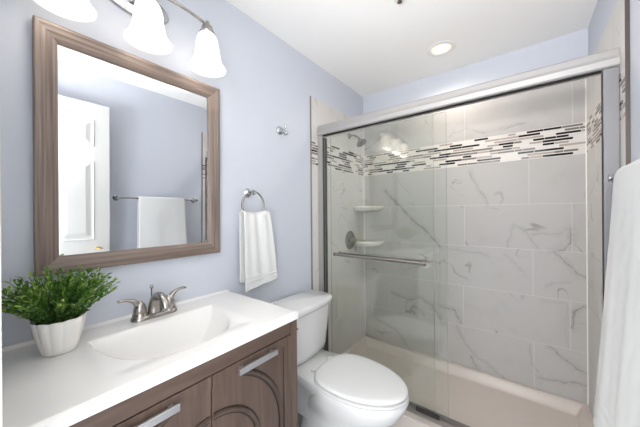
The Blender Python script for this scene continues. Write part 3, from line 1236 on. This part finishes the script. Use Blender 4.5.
# seat and lid
ES = [-.008, -.007]
def slab(x0, x1, hw, z0, z1, r, **k):
    return [egg(x0+r, x1-r, hw-r, z0, **k), egg(x0, x1, hw, z0+r, **k), egg(x0, x1, hw, z1-r, **k), egg(x0+r, x1-r, hw-r, z1, **k)]
bm = bmesh.new()
loft(bm, slab(.33, .820, .188, .4055, .4155, .004, pb=2.7, pf=1.95, back=.40))
obj('seat', recalc(bm), M['seat'], t, True, auto=50)
bm = bmesh.new()
R_ = slab(.335, .819, .187, .4235, .440, .006, pb=2.7, pf=1.95, back=.40)
R_.append(egg(.36, .79, .165, .4435, pb=2.7, pf=1.95, back=.40))
R_.append(egg(.42, .72, .115, .445, pb=2.7, pf=1.95, back=.40))
loft(bm, R_)
obj('lid', recalc(bm), M['seat'], t, True, auto=50)
for s in (-1, 1):
    obj('hinge', bx((.295, TYC+s*.075-.018, .4065), (.322, TYC+s*.075+.018, .4215), .005, 3), M['seat'], t, True)
# tank
def tank_ring(hw, xf, z, x0=.022, bow=.030, n=22, r=.03):
    pts = [(x0, TYC+hw-.004, z), (x0, TYC-hw+.004, z)]
    for k in range(n+1):
        s = -1+2*k/n
        q = abs(s)
        yy = TYC + s*hw
        xx = xf - bow*q**2 - (r*(1-math.sqrt(max(0, 1-((q-.86)/.14)**2))) if q > .86 else 0)
        pts.append((xx, yy, z))
    return pts
bm = bmesh.new()
loft(bm, [tank_ring(.185, .205, .4075), tank_ring(.198, .216, .416), tank_ring(.204, .222, .45), tank_ring(.218, .232, .58), tank_ring(.228, .238, .706)])
obj('tank', recalc(bm), M['porcelain'], t, True, auto=60)
bm = bmesh.new()
loft(bm, [tank_ring(.238, .246, .7065), tank_ring(.245, .252, .713), tank_ring(.247, .254, .735), tank_ring(.243, .250, .748), tank_ring(.235, .242, .753)])
obj('tank_lid', recalc(bm), M['porcelain'], t, True, auto=60)
bm = tube([(.222, TYC-.165, .655), (.235, TYC-.165, .655), (.240, TYC-.155, .654), (.241, TYC-.14, .652)], [.010, .009, .006, .005], 10)
obj('flush_lever', bm, M['chrome'], t, True)

# ------------------------------------------------------------------ robe hook
t = thing('robe_hook', 'small polished double robe hook alone on the blue wall', 'hook', (0, 1.205, 1.838))
obj('hook_base', recalc(lathe([(.0001, .0005), (.027, .0005), (.027, .006), (.022, .012), (.012, .018), (.010, .03), (.0001, .03)], 'x', (0, 1.205, 1.838), 28)), M['chrome'], t, True, auto=40)
obj('upper_prong', tube(curve([(.024, 1.205, 1.838), (.045, 1.205, 1.84), (.055, 1.205, 1.852), (.058, 1.205, 1.862)], 5), .0065, 12), M['chrome'], t, True)
obj('lower_prong', tube(curve([(.024, 1.205, 1.835), (.038, 1.205, 1.815), (.054, 1.205, 1.800), (.068, 1.205, 1.806), (.070, 1.205, 1.816)], 5), .0048, 12), M['chrome'], t, True)

# ------------------------------------------------------------------ towel ring and hand towel
RC = (.055, .948, 1.350)
t = thing('towel_ring', 'round brushed metal towel ring on the blue wall beside the mirror', 'towel ring', (0, .948, 1.412))
obj('wall_mount', recalc(lathe([(.0001, .0005), (.026, .0005), (.026, .006), (.018, .014), (.011, .020), (.011, .045), (.014, .050), (.014, .062), (.0001, .066)], 'x', (0, .948, 1.420), 28)), M['chrome'], t, True, auto=40)
obj('ring', tube([(RC[0], RC[1]+.074*math.sin(2*PI*k/48), RC[2]+.074*math.cos(2*PI*k/48)) for k in range(48)], .0048, 10, closed=True), M['nickel'], t, True)


def cloth(name, pts_fn, nu, nv, thick, m):
    bm = bmesh.new()
    g = [[bm.verts.new(pts_fn(u/nu, v/nv)) for v in range(nv+1)] for u in range(nu+1)]
    for u in range(nu):
        for v in range(nv):
            bm.faces.new((g[u][v], g[u+1][v], g[u+1][v+1], g[u][v+1]))
    recalc(bm)
    o = obj(name, bm, m, None, True)
    md = o.modifiers.new('thickness', 'SOLIDIFY')
    md.thickness = thick
    md.offset = 0
    return o


def hand_towel(u, v):
    # u: 0 front bottom .. .5 over the ring .. 1 back bottom ; v across the width
    top = 1.298
    s = abs(u-.5)*2                       # 0 at the ring, 1 at the hem
    front = u < .5
    zb = .885 + .028*v if front else .900 + .03*(1-v)
    drop = top-zb
    z = top - drop*max(0, (s-.04))/.96
    z += .006*(1-min(1, s/.04))
    wtop = (.868, 1.044)
    wbot = (.872, 1.104) if front else (.866, 1.085)
    k = s**.8
    y0 = wtop[0]+(wbot[0]-wtop[0])*k
    y1 = wtop[1]+(wbot[1]-wtop[1])*k
    y = y0+(y1-y0)*v
    # dips to follow the ring at the top
    z -= .0*(1-s)
    rd = max(0, .074**2-(min(max(y-RC[1], -.070), .070))**2)
    ringz = RC[2]-math.sqrt(rd)
    blend = (1-s)**6
    z = z*(1-blend) + (.25*ringz+.75*1.289+.013+(z-top))*blend
    fold = (.007*math.sin(v*2*PI*1.3+.6) + .004*math.sin(v*2*PI*2.9+1.2))*(1.1-.5*s)
    off = (.017-.006*s)*min(1, s/.06)
    x = RC[0] + (off+fold*.8+.012*s if front else -off+fold*.4-.004)
    x += .0018*math.sin(z*260)*sm(.945, .93, z)*0
    if .93 < z < .965:
        x += .0022 if front else 0
    if front and .945 < z < .952:
        x -= .003
    return (max(x, .012), y, z)


o = cloth('hand_towel', hand_towel, 150, 60, .007, M['towel'])
tag(o, 'small white terry hand towel hanging through the ring', 'towel')

# ------------------------------------------------------------------ towel bar and bath towel on the right wall
BX, BZ_ = 1.508, 1.420
t = thing('towel_bar', 'brushed nickel towel bar on the right wall carrying the large white towel', 'towel bar', (XR, 1.083, 1.42))
obj('bar', tube([(BX, .75, BZ_), (BX, 1.415, BZ_)], .0075, 14), M['nickel'], t, True, auto=40)
for y in (.745, 1.42):
    obj('wall_post', recalc(lathe([(.0001, XR-.0005), (.024, XR-.0005), (.024, XR-.006), (.016, XR-.014), (.010, XR-.022), (.010, BX+.010), (.0135, BX+.006), (.0135, BX-.010), (.0001, BX-.012)], 'x', (0, y, BZ_), 28)), M['chrome'], t, True, auto=40)


def bath_towel(u, v):
    s = abs(u-.5)*2
    front = u < .5
    top = BZ_+.0155
    zb = .565 if front else .70
    q = max(0, s-.03)/.97
    z = top-.012-(top-.012-zb)*q
    if s < .03:
        z = top-.012*(s/.03)**2
    ww = .0 if not front else 1
    y0 = .892-.012*q*ww
    y1 = 1.292+.014*q*ww
    y = y0+(y1-y0)*v
    off = .0155*math.sin(min(1, s/.03)*PI/2)
    fold = .003*math.sin(v*2*PI*2.1+.4)+.001*math.sin(v*2*PI*4.7)
    if front:
        x = BX-off-.052*q**1.1+fold*q
        # rounded outer corner lets the side edge fall away from the bar
        z -= .018*max(0, (v-.86)/.14)**2*(1-q)
        for (c0, c1) in ((.700, .706), (.668, .674), (.640, .646), (.590, .594)):
            if c0 < z < c1:
                x += .0026
    else:
        x = BX+off+.012*q+fold*.3*q
    x += .0012*noise.noise(Vector((y*22, z*22, 3)))
    return (min(x, XR-.008), y, z)


o = cloth('bath_towel', bath_towel, 320, 70, .008, M['towel'])
tag(o, 'large white terry bath towel draped over the bar at the right edge', 'towel')
